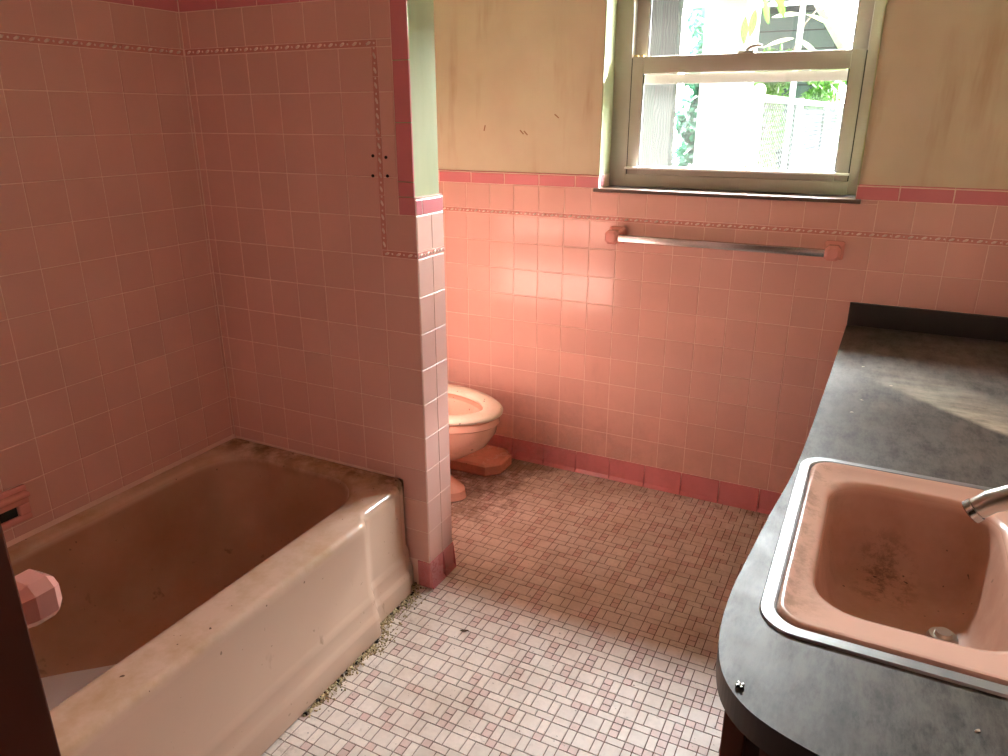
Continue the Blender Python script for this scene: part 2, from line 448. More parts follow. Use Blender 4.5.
# ---------------------------------------------------------------- room shell
Gd = 0.0012                                                          # tiles stand this far proud of the grout
TH = 0.20
wall_far = boxes('wall_far', [
    (XL-0.1, WX0, Gd, TH, -0.05, ZT1-0.004, 0), (WX1, XR+0.1, Gd, TH, -0.05, ZT1-0.004, 0), (WX0, WX1, Gd, TH, -0.05, WZ0-0.014, 0),
    (XL-0.1, WX0, 0.010, TH, ZT1-0.004, ZC, 1), (WX1, XR+0.1, 0.010, TH, ZT1-0.004, ZC, 1), (WX0, WX1, 0.010, TH, WZ1, ZC, 1)],
    [M['grout'], M['plaster']], kind='structure')
wall_left = boxes('wall_left', [
    (XL-0.12, XL-Gd, YN-0.0, TH, -0.05, ZT1-0.004, 0), (XL-0.12, XL-0.010, YN+0.05, TH, ZT1-0.004, ZC, 1),
    (XL-0.12, XL-Gd, YW-0.12, YN, -0.05, ZV1-0.004, 0), (XL-0.12, XL-Gd, YN, YN+0.05, ZT1-0.004, ZV1-0.004, 0), (XL-0.12, XL-0.010, YW-0.12, YN+0.05, ZV1-0.004, ZC, 1)],
    [M['grout'], M['plaster']], kind='structure')
wall_partition = boxes('wall_partition', [
    (XL-0.02, XP-Gd, YN+Gd, YF-Gd, -0.05, ZT1-0.006, 0), (XL-0.02, XP-0.057, YN+Gd, YN+0.03, ZT1-0.006, ZV1-0.004, 0),
    (XL-0.02, XP-0.008, YN+0.004, YF-0.010, ZT1-0.006, ZC, 1)],
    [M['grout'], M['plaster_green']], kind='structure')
wall_right = boxes('wall_right', [(XR, XR+0.1, YW-0.12, 0.2, -0.05, 1.25, 0), (XR+0.006, XR+0.1, YW-0.12, 0.2, 1.25, ZC, 1)], [M['pink_plain'], M['plaster']], kind='structure')
DX0, DX1, DZ = 0.909, 1.78, 2.05                                      # doorway in the near wall
wall_near = boxes('wall_near', [(XL-0.1, DX0, YW-0.12, YW, -0.05, ZC, 0), (DX1, XR+0.1, YW-0.12, YW, -0.05, ZC, 0), (DX0, DX1, YW-0.12, YW, DZ, ZC, 1)],
    [M['pink_plain'], M['plaster']], kind='structure')
ceiling = boxes('ceiling', [(XL-0.12, XR+0.1, YW-0.12, TH, ZC, ZC+0.08)], [M['ceil']], kind='structure')
floor = boxes('floor', [(XL-0.12, XR+0.1, YW-0.12, 0.05, -0.06, -0.0014)], [M['floor_grout']], kind='structure')
floor_hall = boxes('floor_hall', [(0.2, 2.6, -4.3, YW-0.12, -0.06, 0.0)], [M['hallfloor']], kind='structure')
wall_hall = boxes('wall_hall', [(0.1, 0.2, -4.4, YW-0.12, -0.06, ZC), (2.6, 2.7, -4.4, YW-0.12, -0.06, ZC), (0.2, 2.6, -4.4, -4.3, -0.06, ZC), (0.2, XL+0.7, YW-0.14, YW-0.12, 0, ZC), (XR+0.1, 2.6, YW-0.14, YW-0.12, 0, ZC)], [M['hall']], kind='structure')
ceiling_hall = boxes('ceiling_hall', [(0.1, 2.7, -4.4, YW-0.12, ZC, ZC+0.08)], [M['ceil']], kind='structure')

added_cladding = boxes('wall_exterior', [(-3, WX0-0.01, TH, TH+0.02, -0.5, 2.42), (WX1+0.01, 5, TH, TH+0.02, -0.5, 2.42), (WX0-0.01, WX1+0.01, TH, TH+0.02, -0.5, WZ0-0.02), (WX0-0.01, WX1+0.01, TH, TH+0.02, WZ1+0.02, 2.42)], [M['exterior']], kind='structure')  # unseen dark cladding added to cut sunlight bouncing into the yard
# tiles: far wall
X0F = 0.0                                                            # a joint of the far wall at x = 0
def rowlist(n): return [(ZB+k*T, ZB+(k+1)*T) for k in range(n)]
for u0, u1 in runs(XL, XR, T, X0F):
    for z0, z1 in rowlist(9)+[(ZS1, ZT0)]:
        if u0 > 1.52 and z1 < 0.86: continue                          # behind the vanity
        if z0 >= ZS1-1e-4 and u1 > 0.56 and u0 < 1.478: z1 = min(z1, WZ0-0.0150)
        put_tile(wall_far, '-y', 0, u0, u1, z0, z1, 'tile_far')
put_tile(wall_far, '-y', 0, WX1+0.0185, 13*T+T, WZ0-0.0155, ZT0, 'tile_far'); put_tile(wall_far, '-y', 0, 5*T, WX0-0.0185, WZ0-0.0155, ZT0, 'tile_far')
put_strip(wall_far, '-y', 0, XL, XR, (ZS0+ZS1)/2)
for u0, u1 in runs(XL, WX0, 0.1524, -0.13): put_tile(wall_far, '-y', 0, u0, u1, ZT0, ZT1, 'rose', 'cap', 'trim_tile')
for u0, u1 in runs(WX1, XR, 0.1524, 1.59): put_tile(wall_far, '-y', 0, u0, u1, ZT0, ZT1, 'rose', 'cap', 'trim_tile')
for u0, u1 in runs(XL, 1.455, 0.1524, -0.085): put_tile(wall_far, '-y', -0.004, u0, u1, 0.0, ZB, 'rose_base', 'base', 'base_tile')
put_tile(wall_far, '+x', WX0+0.0005, 0.008, 0.055, WZ0+0.002, ZT1, 'rose', 'flat', 'trim_tile')

# tiles: left wall, tub recess and toilet nook
YK = -1.128
for u0, u1 in runs(YW, YN, T, YK):
    for z0, z1 in [(0.392, ZB+3*T)]+rowlist(14)[3:]+[(ZU1, ZV0)]: put_tile(wall_left, '+x', XL, u0, u1, z0, z1)
put_strip(wall_left, '+x', XL, YW, YN-0.004, (ZU0+ZU1)/2)
for u0, u1 in runs(YW, YN, 0.1524, YN): put_tile(wall_left, '+x', XL, u0, u1, ZV0, ZV1, 'rose', 'cap', 'trim_tile')
for u0, u1 in runs(YF, 0, T, 0.0):
    for z0, z1 in rowlist(9)+[(ZS1, ZT0)]: put_tile(wall_left, '+x', XL, u0, u1, z0, z1)
put_strip(wall_left, '+x', XL, YF, 0, (ZS0+ZS1)/2)
for u0, u1 in runs(YF, 0, 0.1524, 0): put_tile(wall_left, '+x', XL, u0, u1, ZT0, ZT1, 'rose', 'cap', 'trim_tile')

# tiles: partition (tub face, end face, toilet face)
XJ = -0.253
VS0, VS1 = XJ+5*T, XJ+5*T+0.0165                                     # the border runs up here
cols = runs(XL, VS0, T, XJ)
for u0, u1 in cols:
    for z0, z1 in [(0.385, ZB+3*T)]+rowlist(14)[3:]: put_tile(wall_partition, '-y', YN, u0, u1, z0, z1)
for u0, u1 in runs(XL, XP-0.057, T, XJ):
    put_tile(wall_partition, '-y', YN, u0, u1, ZU1, ZV0)
for z0, z1 in rowlist(9)[0:]: put_tile(wall_partition, '-y', YN, VS0, XP-0.002, z0, z1)
put_tile(wall_partition, '-y', YN, VS1, XP-0.002, ZS1, ZT0)
zz = [ZT0]+[ZB+(11+k)*T for k in range(0, 4)]
for z0, z1 in zip(zz, zz[1:]): put_tile(wall_partition, '-y', YN, VS1, XP-0.057, z0, z1)
put_tile(wall_partition, '-y', YN, VS1, XP-0.057, zz[-1], ZU1)
put_strip(wall_partition, '-y', YN, XL+0.004, VS1, (ZU0+ZU1)/2)
put_strip(wall_partition, '-y', YN, ZS1, ZU0, (VS0+VS1)/2, vertical=True)
put_strip(wall_partition, '-y', YN, VS0, XP-0.002, (ZS0+ZS1)/2)
put_tile(wall_partition, '-y', YN, XP-0.057, XP-0.002, ZT0, ZT1, 'rose', 'flat', 'trim_tile')
for z0, z1 in runs(ZT1, ZV1+0.20, 0.1524, ZT1+0.04): put_tile(wall_partition, '-y', YN, XP-0.057, XP-0.004, z0, z1, 'rose', 'flat', 'trim_tile')
for u0, u1 in runs(XL, XP-0.057, 0.1524, XL): put_tile(wall_partition, '-y', YN, u0, u1, ZV0, ZV1, 'rose', 'cap', 'trim_tile')
YM = -0.931
for a, b in ((YN+0.0015, YM), (YM, YF-0.0015)):
    for z0, z1 in rowlist(9)+[(ZS1, ZT0)]: put_tile(wall_partition, '+x', XP, a, b, z0, z1, 'tile_end')
put_strip(wall_partition, '+x', XP, YN+0.001, YF-0.001, (ZS0+ZS1)/2)
for a, b in ((YN+0.0015, -0.975), (-0.975, YF-0.0015)): put_tile(wall_partition, '+x', XP, a, b, ZT0, ZT1, 'rose', 'cap', 'trim_tile')
for a, b in ((YN-0.002, -0.93), (-0.93, YF+0.002)): put_tile(wall_partition, '+x', XP+0.003, a, b, 0, ZB, 'rose_base', 'base', 'base_tile')
put_tile(wall_partition, '-y', YN-0.003, 0.368, XP+0.003, 0, ZB, 'rose_base', 'flat', 'base_tile')
for u0, u1 in runs(XL, XP-0.002, T, 0.0):
    for z0, z1 in rowlist(9)+[(ZS1, ZT0)]: put_tile(wall_partition, '+y', YF, u0, u1, z0, z1)
for u0, u1 in runs(XL, XP, 0.1524, XP):
    put_tile(wall_partition, '+y', YF, u0, u1, ZT0, ZT1, 'rose', 'cap', 'trim_tile'); put_tile(wall_partition, '+y', YF+0.003, u0, u1, 0, ZB, 'rose_base', 'base', 'base_tile')
# rounded cap on top of the half-height wainscot end
bm = bmesh.new(); box(bm, XP-0.012, XP-0.0015, YN+0.002, YF-0.002, ZT1-0.0065, ZT1+0.0005, bev=0.003)
link('cap_tile', fin(bm, 'cap_tile', 40), [M['tile']], wall_partition)
for nx, nz, na in ((0.083, 1.414, 0.25), (0.247, 1.400, -0.8), (0.264, 1.397, -0.8), (0.393, 1.459, -0.9)):
    bm = bmesh.new(); vs = box(bm, -0.0022, 0.0022, -0.0012, 0.0012, -0.011, 0.011, bev=0.0008)
    o = link('plaster_nick', fin(bm, 'plaster_nick'), [M['nick']], wall_far); o.location = (nx, 0.0095, nz); o.rotation_euler = (0, na, 0)
hole_me = None
for hx, hz in ((0.281, 1.356), (0.324, 1.353), (0.277, 1.303), (0.326, 1.304)):
    if hole_me is None:
        bm = bmesh.new(); bmesh.ops.create_cone(bm, cap_ends=True, segments=10, radius1=0.0042, radius2=0.0042, depth=0.004); hole_me = fin(bm, 'screw_hole'); hole_me.materials.append(M['black'])
    o = link('screw_hole', hole_me, (), wall_partition); o.location = (hx, YN-0.0006, hz); o.rotation_euler = (math.pi/2, 0, 0)

# ---------------------------------------------------------------- floor mosaic
U = 0.0236
def cell_ok(x0, y0, x1, y1):
    cx, cy = (x0+x1)/2, (y0+y1)/2
    if x0 < XL-0.02 or x1 > 1.60 or y0 < YW or y1 > 0.0: return False
    return cy > YF-0.012 or cx > XP-0.012 or (cy < YN+0.012 and cx > 0.33)
def proj(p):
    d = Vector(p)-CAM
    f = Vector((-math.sin(YAW)*math.cos(PITCH), math.cos(YAW)*math.cos(PITCH), -math.sin(PITCH)))
    r = Vector((math.cos(YAW), math.sin(YAW), 0)); u = r.cross(f); w = d.dot(f)
    return 504+FPX*d.dot(r)/w, 378-FPX*d.dot(u)/w, w
tiles = []
y = -0.006; band = 0
while y > YW-0.1:
    h = 2 if band % 2 == 0 else 1
    x = XL-random.randint(0, 5)*U-0.01; pend = []
    while x < 1.65:
        if h == 2:
            if not pend: pend = ['Q', 'V'] if random.random() < 0.55 else ['Q', 'V', 'P', 'V']
            k = pend.pop(0)
            if k == 'Q': tiles.append((x, y-2*U, 2, 2)); x += 2*U
            elif k == 'V': tiles.append((x, y-2*U, 1, 2)); x += U
            else: tiles += [(x, y-2*U, 1, 1), (x, y-U, 1, 1)]; x += U
        else:
            if random.random() < 0.62: tiles.append((x, y-U, 2, 1)); x += 2*U
            else: tiles.append((x, y-U, 1, 1)); x += U
    y -= h*U; band += 1
tiles = [t for t in tiles if cell_ok(t[0], t[1], t[0]+t[2]*U, t[1]+t[3]*U)]
def visible(t):
    cx, cy = t[0]+t[2]*U/2, t[1]+t[3]*U/2
    px, py, w = proj((cx, cy, 0))
    if w <= 0.1 or not (8 < px < 1000 and 8 < py < 750): return 0
    s = (CAM.z-0.745)/CAM.z; q = CAM.lerp(Vector((cx, cy, 0)), s)
    if q.x > 1.42 and q.y > -2.03: return 0
    if px < 60+(756-py)*-0.24+20: return 0
    return t[2]*t[3]/(w*w*w)
tiles.sort(key=visible, reverse=True)
MC = {}
def mos_mesh(a, b):
    if (a, b) in MC: return MC[(a, b)]
    bm = bmesh.new(); g = 0.00095; c = 0.0009
    w, h = a*U-2*g, b*U-2*g
    def ring(i, z): return [bm.verts.new((sx*(w/2-i), sy*(h/2-i), z)) for sx, sy in ((-1, -1), (1, -1), (1, 1), (-1, 1))]
    A = ring(0, -0.003); B = ring(0, -0.0007); C_ = ring(c, 0)
    for P, Q in ((A, B), (B, C_)):
        for i in range(4): bm.faces.new((P[i], P[(i+1) % 4], Q[(i+1) % 4], Q[i]))
    bm.faces.new(C_)
    me = fin(bm, 'floor_tile'); me.materials.append(M['mos_pink' if a*b == 1 else 'mos_white']); MC[(a, b)] = me; return me
NP = 300
for t in tiles[:NP]:
    o = link('floor_tile', mos_mesh(t[2], t[3]), (), floor)
    o.location = (t[0]+t[2]*U/2, t[1]+t[3]*U/2, random.uniform(-0.0003, 0.0001)); o.rotation_euler = (random.uniform(-.004, .004), random.uniform(-.004, .004), random.uniform(-.006, .006))
bm = bmesh.new(); g = 0.0013
for t in tiles[NP:]:
    x0, y0, x1, y1 = t[0]+g, t[1]+g, t[0]+t[2]*U-g, t[1]+t[3]*U-g
    z = random.uniform(-0.0004, 0.0)
    lo = [bm.verts.new((a, b, -0.003)) for a, b in ((x0, y0), (x1, y0), (x1, y1), (x0, y1))]
    hi = [bm.verts.new((a, b, z)) for a, b in ((x0, y0), (x1, y0), (x1, y1), (x0, y1))]
    mi = 1 if t[2]*t[3] == 1 else 0
    bm.faces.new(hi).material_index = mi
    for i in range(4): bm.faces.new((lo[i], lo[(i+1) % 4], hi[(i+1) % 4], hi[i])).material_index = mi
me = bpy.data.meshes.new('floor_mosaic'); bm.to_mesh(me); bm.free()
link('floor_mosaic', me, [M['mos_white'], M['mos_pink']], floor, kind='stuff')

# ---------------------------------------------------------------- window
win = bpy.data.objects.new('window_1', None); COL.objects.link(win); win['kind'] = 'structure'
FY0, FY1 = 0.115, 0.20                                               # frame depth
boxes('frame', [(WX0, WX0+0.066, FY0, FY1, WZ0, WZ1), (WX1-0.034, WX1, FY0, FY1, WZ0, WZ1), (WX0+0.066, WX1-0.034, FY0-0.006, FY1, WZ0, WZ0+0.045), (WX0+0.066, WX1-0.034, FY0, FY1, WZ1-0.04, WZ1)], [M['alum']], win, bev=0.002, smooth=40)
LX0, LX1 = WX0+0.068, WX1-0.038
def sash(x0, x1, z0, z1, y0, y1, stile, bot, top, name):
    bm = bmesh.new()
    for b in ((x0, x0+stile, y0, y1, z0, z1), (x1-stile, x1, y0, y1, z0, z1), (x0+stile, x1-stile, y0, y1, z0, z0+bot), (x0+stile, x1-stile, y0, y1, z1-top, z1)): box(bm, *b, bev=0.002)
    s = link(name, fin(bm, name, 40), [M['alum']], win)
    ym = (y0+y1)/2
    boxes('pane', [(x0+stile-0.004, x1-stile+0.004, ym-0.002, ym+0.002, z0+bot-0.004, z1-top+0.004)], [M['glass']], s)
    q = 0.004
    boxes('gasket', [(x0+stile, x0+stile+q, y0+0.003, ym, z0+bot, z1-top), (x1-stile-q, x1-stile, y0+0.003, ym, z0+bot, z1-top)], [M['alum_dark']], s)
    return s
lower = sash(LX0, LX1, WZ0+0.046, 1.664, 0.118, 0.148, 0.042, 0.030, 0.058, 'sash')
upper = sash(LX0-0.002, LX1+0.002, 1.612, WZ1-0.041, 0.152, 0.180, 0.046, 0.046, 0.04, 'sash')
boxes('sash_ledge', [(LX0-0.004, LX1+0.004, 0.098, 0.118, 1.268, 1.276)], [M['white_paint']], lower, bev=0.0015)
boxes('sash_gap', [(LX0-0.0045, LX0-0.0005, 0.117, 0.150, WZ0+0.046, 1.66), (LX1+0.0005, LX1+0.0045, 0.117, 0.150, WZ0+0.046, 1.66)], [M['alum_dark']], win)
boxes('storm_frame', [(WX0+0.066, WX1-0.034, 0.186, 0.196, 1.572, 1.606), (WX0+0.066, WX0+0.082, 0.186, 0.196, WZ0+0.05, WZ1-0.04)], [M['alum']], win)
bm = bmesh.new()
box(bm, 1.020, 1.075, 0.120, 0.146, 1.664, 1.672, bev=0.002)
tube(bm, [(1.045, 0.133, 1.672), (1.06, 0.130, 1.684), (1.085, 0.126, 1.688), (1.098, 0.124, 1.685)], [0.007, 0.008, 0.006, 0.004], 8)
link('sash_lock', fin(bm, 'sash_lock', 50), [M['nickel']], lower)
boxes('guide_clip', [(LX0+0.004, LX0+0.018, 0.120, 0.140, 1.664, 1.670), (LX0+0.030, LX0+0.040, 0.120, 0.140, 1.664, 1.669)], [M['brass']], lower)
bm = bmesh.new()
box(bm, WX0-0.018, WX1+0.018, -0.014, 0.0015, WZ0-0.0145, WZ0-0.001, bev=0.002)
box(bm, WX0+0.001, WX1-0.001, 0.001, FY0+0.05, WZ0-0.0135, WZ0-0.001)
sill = link('trim_1', fin(bm, 'trim_1'), [M['marble']], None, kind='structure')
# painted reveals
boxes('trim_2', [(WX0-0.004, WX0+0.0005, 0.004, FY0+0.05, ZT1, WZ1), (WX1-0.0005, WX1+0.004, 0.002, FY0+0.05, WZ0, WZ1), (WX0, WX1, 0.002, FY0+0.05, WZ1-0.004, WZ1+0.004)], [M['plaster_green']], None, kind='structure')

# ---------------------------------------------------------------- doorway of dark wood
door = bpy.data.objects.new('door_1', None); COL.objects.link(door); door['kind'] = 'structure'
boxes('jamb', [(DX0, DX0+0.030, YW-0.125, YW, 0, DZ-0.03), (DX1-0.030, DX1, YW-0.125, YW, 0, DZ-0.03), (DX0, DX1, YW-0.125, YW, DZ-0.03, DZ)], [M['wood']], door, bev=0.002)
boxes('stop', [(DX0+0.030, DX0+0.042, YW-0.095, YW-0.055, 0, DZ-0.03), (DX1-0.042, DX1-0.030, YW-0.095, YW-0.055, 0, DZ-0.03)], [M['wood']], door, bev=0.002)
boxes('casing', [(DX0-0.052, DX0+0.004, YW, YW+0.012, 0, DZ+0.04), (DX1-0.022, DX1+0.04, YW, YW+0.012, 0, DZ+0.04), (DX0-0.04, DX1+0.04, YW, YW+0.012, DZ-0.02, DZ+0.04)], [M['wood']], door, bev=0.002)
boxes('casing', [(DX0-0.045, DX0+0.022, YW-0.137, YW-0.125, 0, DZ+0.04), (DX1-0.022, DX1+0.045, YW-0.137, YW-0.125, 0, DZ+0.04), (DX0-0.045, DX1+0.045, YW-0.137, YW-0.125, DZ-0.02, DZ+0.04)], [M['wood']], door, bev=0.002)

# ---------------------------------------------------------------- bathtub
TY0, TY1 = YN-0.003, YW+0.003                                        # far and near ends
def sstep(a, b, t):
    t = max(0, min(1, (t-a)/(b-a))); return t*t*(3-2*t)
def fx(yv):
    """front of the apron along its length: flange, recess, body, recess"""
    d = min(TY0-yv, yv-TY1)
    return 0.328+0.022*sstep(0.030, 0.042, d)+0.034*sstep(0.228, 0.264, d)
ys = []
n = 120
cyT, hyT = (TY0+TY1)/2, (TY0-TY1)/2
bx0 = XL+0.002
def outer(z, off, soft=0.0):
    """outer boundary with the shaped front, same point count as rr()"""
    pts = rr((bx0+0.36)/2, cyT, (0.36-bx0)/2, hyT, 0.012, z, 6, 72)
    for p in pts:
        if p.x > 0.33: p.x = fx(p.y)-off-(0.36-p.x)*0.3
    return pts
def inner(hxo, r, z, x0, x1, y0, y1): return rr((x0+x1)/2, (y0+y1)/2, (x1-x0)/2, (y1-y0)/2, r, z, 6, 72)
loops = [
    inner(0, 0.10, 0.056, -0.20, 0.09, TY1+0.28, TY0-0.24),
    inner(0, 0.12, 0.062, -0.25, 0.14, TY1+0.20, TY0-0.18),
    inner(0, 0.14, 0.085, -0.285, 0.185, TY1+0.15, TY0-0.14),
    inner(0, 0.15, 0.14, -0.305, 0.21, TY1+0.12, TY0-0.115),
    inner(0, 0.16, 0.30, -0.325, 0.235, TY1+0.085, TY0-0.080),
    inner(0, 0.16, 0.350, -0.333, 0.243, TY1+0.072, TY0-0.070),
    inner(0, 0.16, 0.366, -0.338, 0.249, TY1+0.066, TY0-0.064),
    inner(0, 0.16, 0.374, -0.346, 0.258, TY1+0.056, TY0-0.054),
    inner(0, 0.15, 0.377, -0.358, 0.270, TY1+0.042, TY0-0.040),
    outer(0.379, 0.022), outer(0.376, 0.011), outer(0.367, 0.003), outer(0.352, 0.0), outer(0.146, -0.001), outer(0.141, -0.005), outer(0.128, -0.011), outer(0.122, -0.012), outer(0.086, -0.0125), outer(0.081, -0.016), outer(0.069, -0.023), outer(0.063, -0.024), outer(0.004, -0.025)]
bm = bmesh.new(); loft(bm, loops, cap0=True)
tub = thing('bathtub', 'built-in pink-white enamel bathtub with dirty brown basin and moulded apron', 'bathtub', (0.0, cyT, 0))
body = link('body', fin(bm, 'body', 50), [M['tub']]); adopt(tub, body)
bm = bmesh.new(); bmesh.ops.create_cone(bm, cap_ends=True, segments=24, radius1=0.032, radius2=0.028, depth=0.006, matrix=Matrix.Translation((-0.06, TY1+0.36, 0.0595)))
adopt(tub, link('drain', fin(bm, 'drain', 40), [M['chrome']]))

sh = bmesh.new()  # thin wavy pale piece set flat on the basin floor
p0 = Vector((-0.262, -1.902, 0.0)); du = Vector((0.7071, 0.7071, 0)); dv = Vector((0.7071, -0.7071, 0))
g_ = [[sh.verts.new(p0+du*(0.27*i/8)+dv*(0.20*j/6)+Vector((0, 0, 0.0645+0.004*math.sin(i*0.8)*math.sin(j*0.6+0.5)))) for j in range(7)] for i in range(9)]
for i in range(8):
    for j in range(6): sh.faces.new((g_[i][j], g_[i+1][j], g_[i+1][j+1], g_[i][j+1]))
ret = bmesh.ops.solidify(sh, geom=sh.faces[:], thickness=0.001)
link('pale_sheet', fin(sh, 'pale_sheet', 60), [M['paper']], None, label='flat pale sheet lying on the floor of the bathtub', category='sheet')

# ---------------------------------------------------------------- toilet
def egg(cx, front, back, half, z, n=40):
    z = z*0.963
    return [Vector((cx+(front if math.cos(a) > 0 else back)*math.cos(a), -0.432+half*math.sin(a)*(1.0-0.10*max(0, math.cos(a))), z)) for a in [2*math.pi*k/n for k in range(n)]]
toilet = thing('toilet', 'pink china toilet with cream seat in the nook behind the partition', 'toilet', (0.0, -0.432, 0))
bm = bmesh.new()
loft(bm, [egg(0.09, 0.085, 0.11, 0.07, 0.20), egg(0.09, 0.13, 0.13, 0.10, 0.26), egg(0.09, 0.175, 0.15, 0.125, 0.33), egg(0.09, 0.20, 0.16, 0.14, 0.375), egg(0.09, 0.255, 0.18, 0.178, 0.392),
          egg(0.09, 0.268, 0.20, 0.185, 0.386), egg(0.09, 0.272, 0.215, 0.186, 0.362), egg(0.09, 0.262, 0.21, 0.180, 0.355), egg(0.09, 0.258, 0.21, 0.177, 0.320), egg(0.085, 0.225, 0.21, 0.158, 0.260),
          egg(0.06, 0.17, 0.19, 0.128, 0.205), egg(0.02, 0.125, 0.17, 0.098, 0.160), egg(-0.02, 0.155, 0.16, 0.086, 0.110), egg(-0.03, 0.17, 0.17, 0.086, 0.078), egg(-0.03, 0.205, 0.19, 0.096, 0.055), egg(-0.03, 0.24, 0.20, 0.108, 0.036), egg(-0.03, 0.247, 0.20, 0.110, 0.002)], cap0=True, cap1=True)
adopt(toilet, link('bowl', fin(bm, 'bowl', 40), [M['toilet']]))
bm = bmesh.new()
sl = [egg(0.09, 0.206, 0.15, 0.130, 0.402), egg(0.09, 0.203, 0.148, 0.128, 0.410), egg(0.09, 0.211, 0.155, 0.135, 0.418), egg(0.09, 0.240, 0.175, 0.160, 0.423), egg(0.09, 0.272, 0.20, 0.186, 0.422), egg(0.09, 0.285, 0.212, 0.197, 0.412), egg(0.09, 0.284, 0.212, 0.196, 0.402), egg(0.09, 0.276, 0.206, 0.189, 0.396)]
loft(bm, sl+[sl[0]])
bmesh.ops.remove_doubles(bm, verts=bm.verts, dist=1e-5)
adopt(toilet, link('seat', fin(bm, 'seat', 60), [M['seat']], None, label='cream toilet seat'))
bm = bmesh.new()
loft(bm, [rr(-0.285, -0.432, 0.078, 0.215, 0.03, z) if z > 0.36 else rr(-0.285, -0.432, 0.07, 0.20, 0.03, z) for z in (0.34, 0.37, 0.74)]+[rr(-0.285, -0.432, 0.066, 0.203, 0.02, z) for z in (0.74, 0.40)], cap0=True, cap1=True)
box(bm, -0.36, -0.10, -0.55, -0.315, 0.30, 0.345, bev=0.01)
adopt(toilet, link('tank', fin(bm, 'tank', 40), [M['toilet']]))

# tank lid lying on the floor beside the toilet
bm = bmesh.new()
def octo(x0, x1, y0, y1, c, z): return [Vector(p) for p in ((x0, y0, z), (x1-c, y0, z), (x1, y0+c, z), (x1, y1-c, z), (x1-c, y1, z), (x0, y1, z))]
loft(bm, [octo(-0.26, 0.246, -0.228, -0.030, 0.05, 0.001), octo(-0.26, 0.250, -0.232, -0.026, 0.05, 0.008), octo(-0.26, 0.250, -0.232, -0.026, 0.05, 0.046), octo(-0.255, 0.240, -0.222, -0.036, 0.05, 0.054)], cap0=True, cap1=True)
link('toilet_tank_lid', fin(bm, 'toilet_tank_lid', 20), [M['lid']], None, label='dirty pink china tank lid lying flat on the floor between toilet and tiled wall', category='tank lid')

# ---------------------------------------------------------------- towel bar on the far wall
def bracket(bm, x, z, y0=-0.001, s=1.0, face='-y'):
    """faceted ceramic post: square rose, waist, octagonal block"""
    vs0 = len(bm.verts)
    def oct_(h, c, d): return [Vector((a, -d, b)) for a, b in ((-h+c, -h), (h-c, -h), (h, -h+c), (h, h-c), (h-c, h), (-h+c, h), (-h, h-c), (-h, -h+c))]
    L = loft(bm, [oct_(0.031*s, 0.005*s, 0), oct_(0.031*s, 0.005*s, 0.010*s), oct_(0.022*s, 0.007*s, 0.026*s), oct_(0.021*s, 0.008*s, 0.044*s), oct_(0.025*s, 0.011*s, 0.058*s), oct_(0.025*s, 0.011*s, 0.078*s), oct_(0.016*s, 0.007*s, 0.088*s)], cap0=True, cap1=True)
    for lp in L:
        for v in lp:
            if face == '-y': v.co = Vector((x+v.co.x, y0+v.co.y, z+v.co.z))
            else: v.co = Vector((x-v.co.x, y0-v.co.y, z+v.co.z))
bar = thing('towel_bar', 'chrome towel bar on two pink ceramic posts under the window', 'towel bar', (1.04, -0.001, 1.03))
for bx in (0.662, 1.424):
    bm = bmesh.new(); bracket(bm, bx, 1.033); adopt(bar, link('post', fin(bm, 'post'), [M['ceramic']]))
adopt(bar, boxes('rod', [(0.680, 1.406, -0.078, -0.056, 1.018, 1.043)], [M['chrome']], bev=0.003, smooth=40))

# bracket on the near wall by the door
bm = bmesh.new(); bracket(bm, 0.820, 0.985, YW+0.001, 0.98, '+y')
link('ceramic_bracket', fin(bm, 'ceramic_bracket'), [M['ceramic']], None, label='faceted glossy pink ceramic bracket beside the dark brown door jamb', category='bracket')

# soap dish on the left wall
soap = thing('soap_dish', 'pink ceramic soap dish with dark opening set in the wall above the bathtub', 'soap dish', (XL, -1.775, 0.43))
bm = bmesh.new()
y0, y1, z0, z1 = -1.860, -1.735, 0.436, 0.535
for b in ((y0, y1, z0, z0+0.016), (y0, y1, z1-0.052, z1), (y0, y0+0.03, z0+0.016, z1-0.052), (y1-0.03, y1, z0+0.016, z1-0.052)):
    box(bm, XL+0.0005, XL+0.016, b[0], b[1], b[2], b[3], bev=0.004)
adopt(soap, link('frame', fin(bm, 'frame', 50), [M['ceramic']]))
adopt(soap, boxes('cavity', [(XL+0.0005, XL+0.003, y0+0.03, y1-0.03, z0+0.016, z1-0.052)], [M['black']]))
bm = bmesh.new(); box(bm, XL+0.010, XL+0.038, y0+0.004, y1-0.004, z1-0.028, z1-0.012, bev=0.006)
adopt(soap, link('grip', fin(bm, 'grip', 50), [M['ceramic']]))

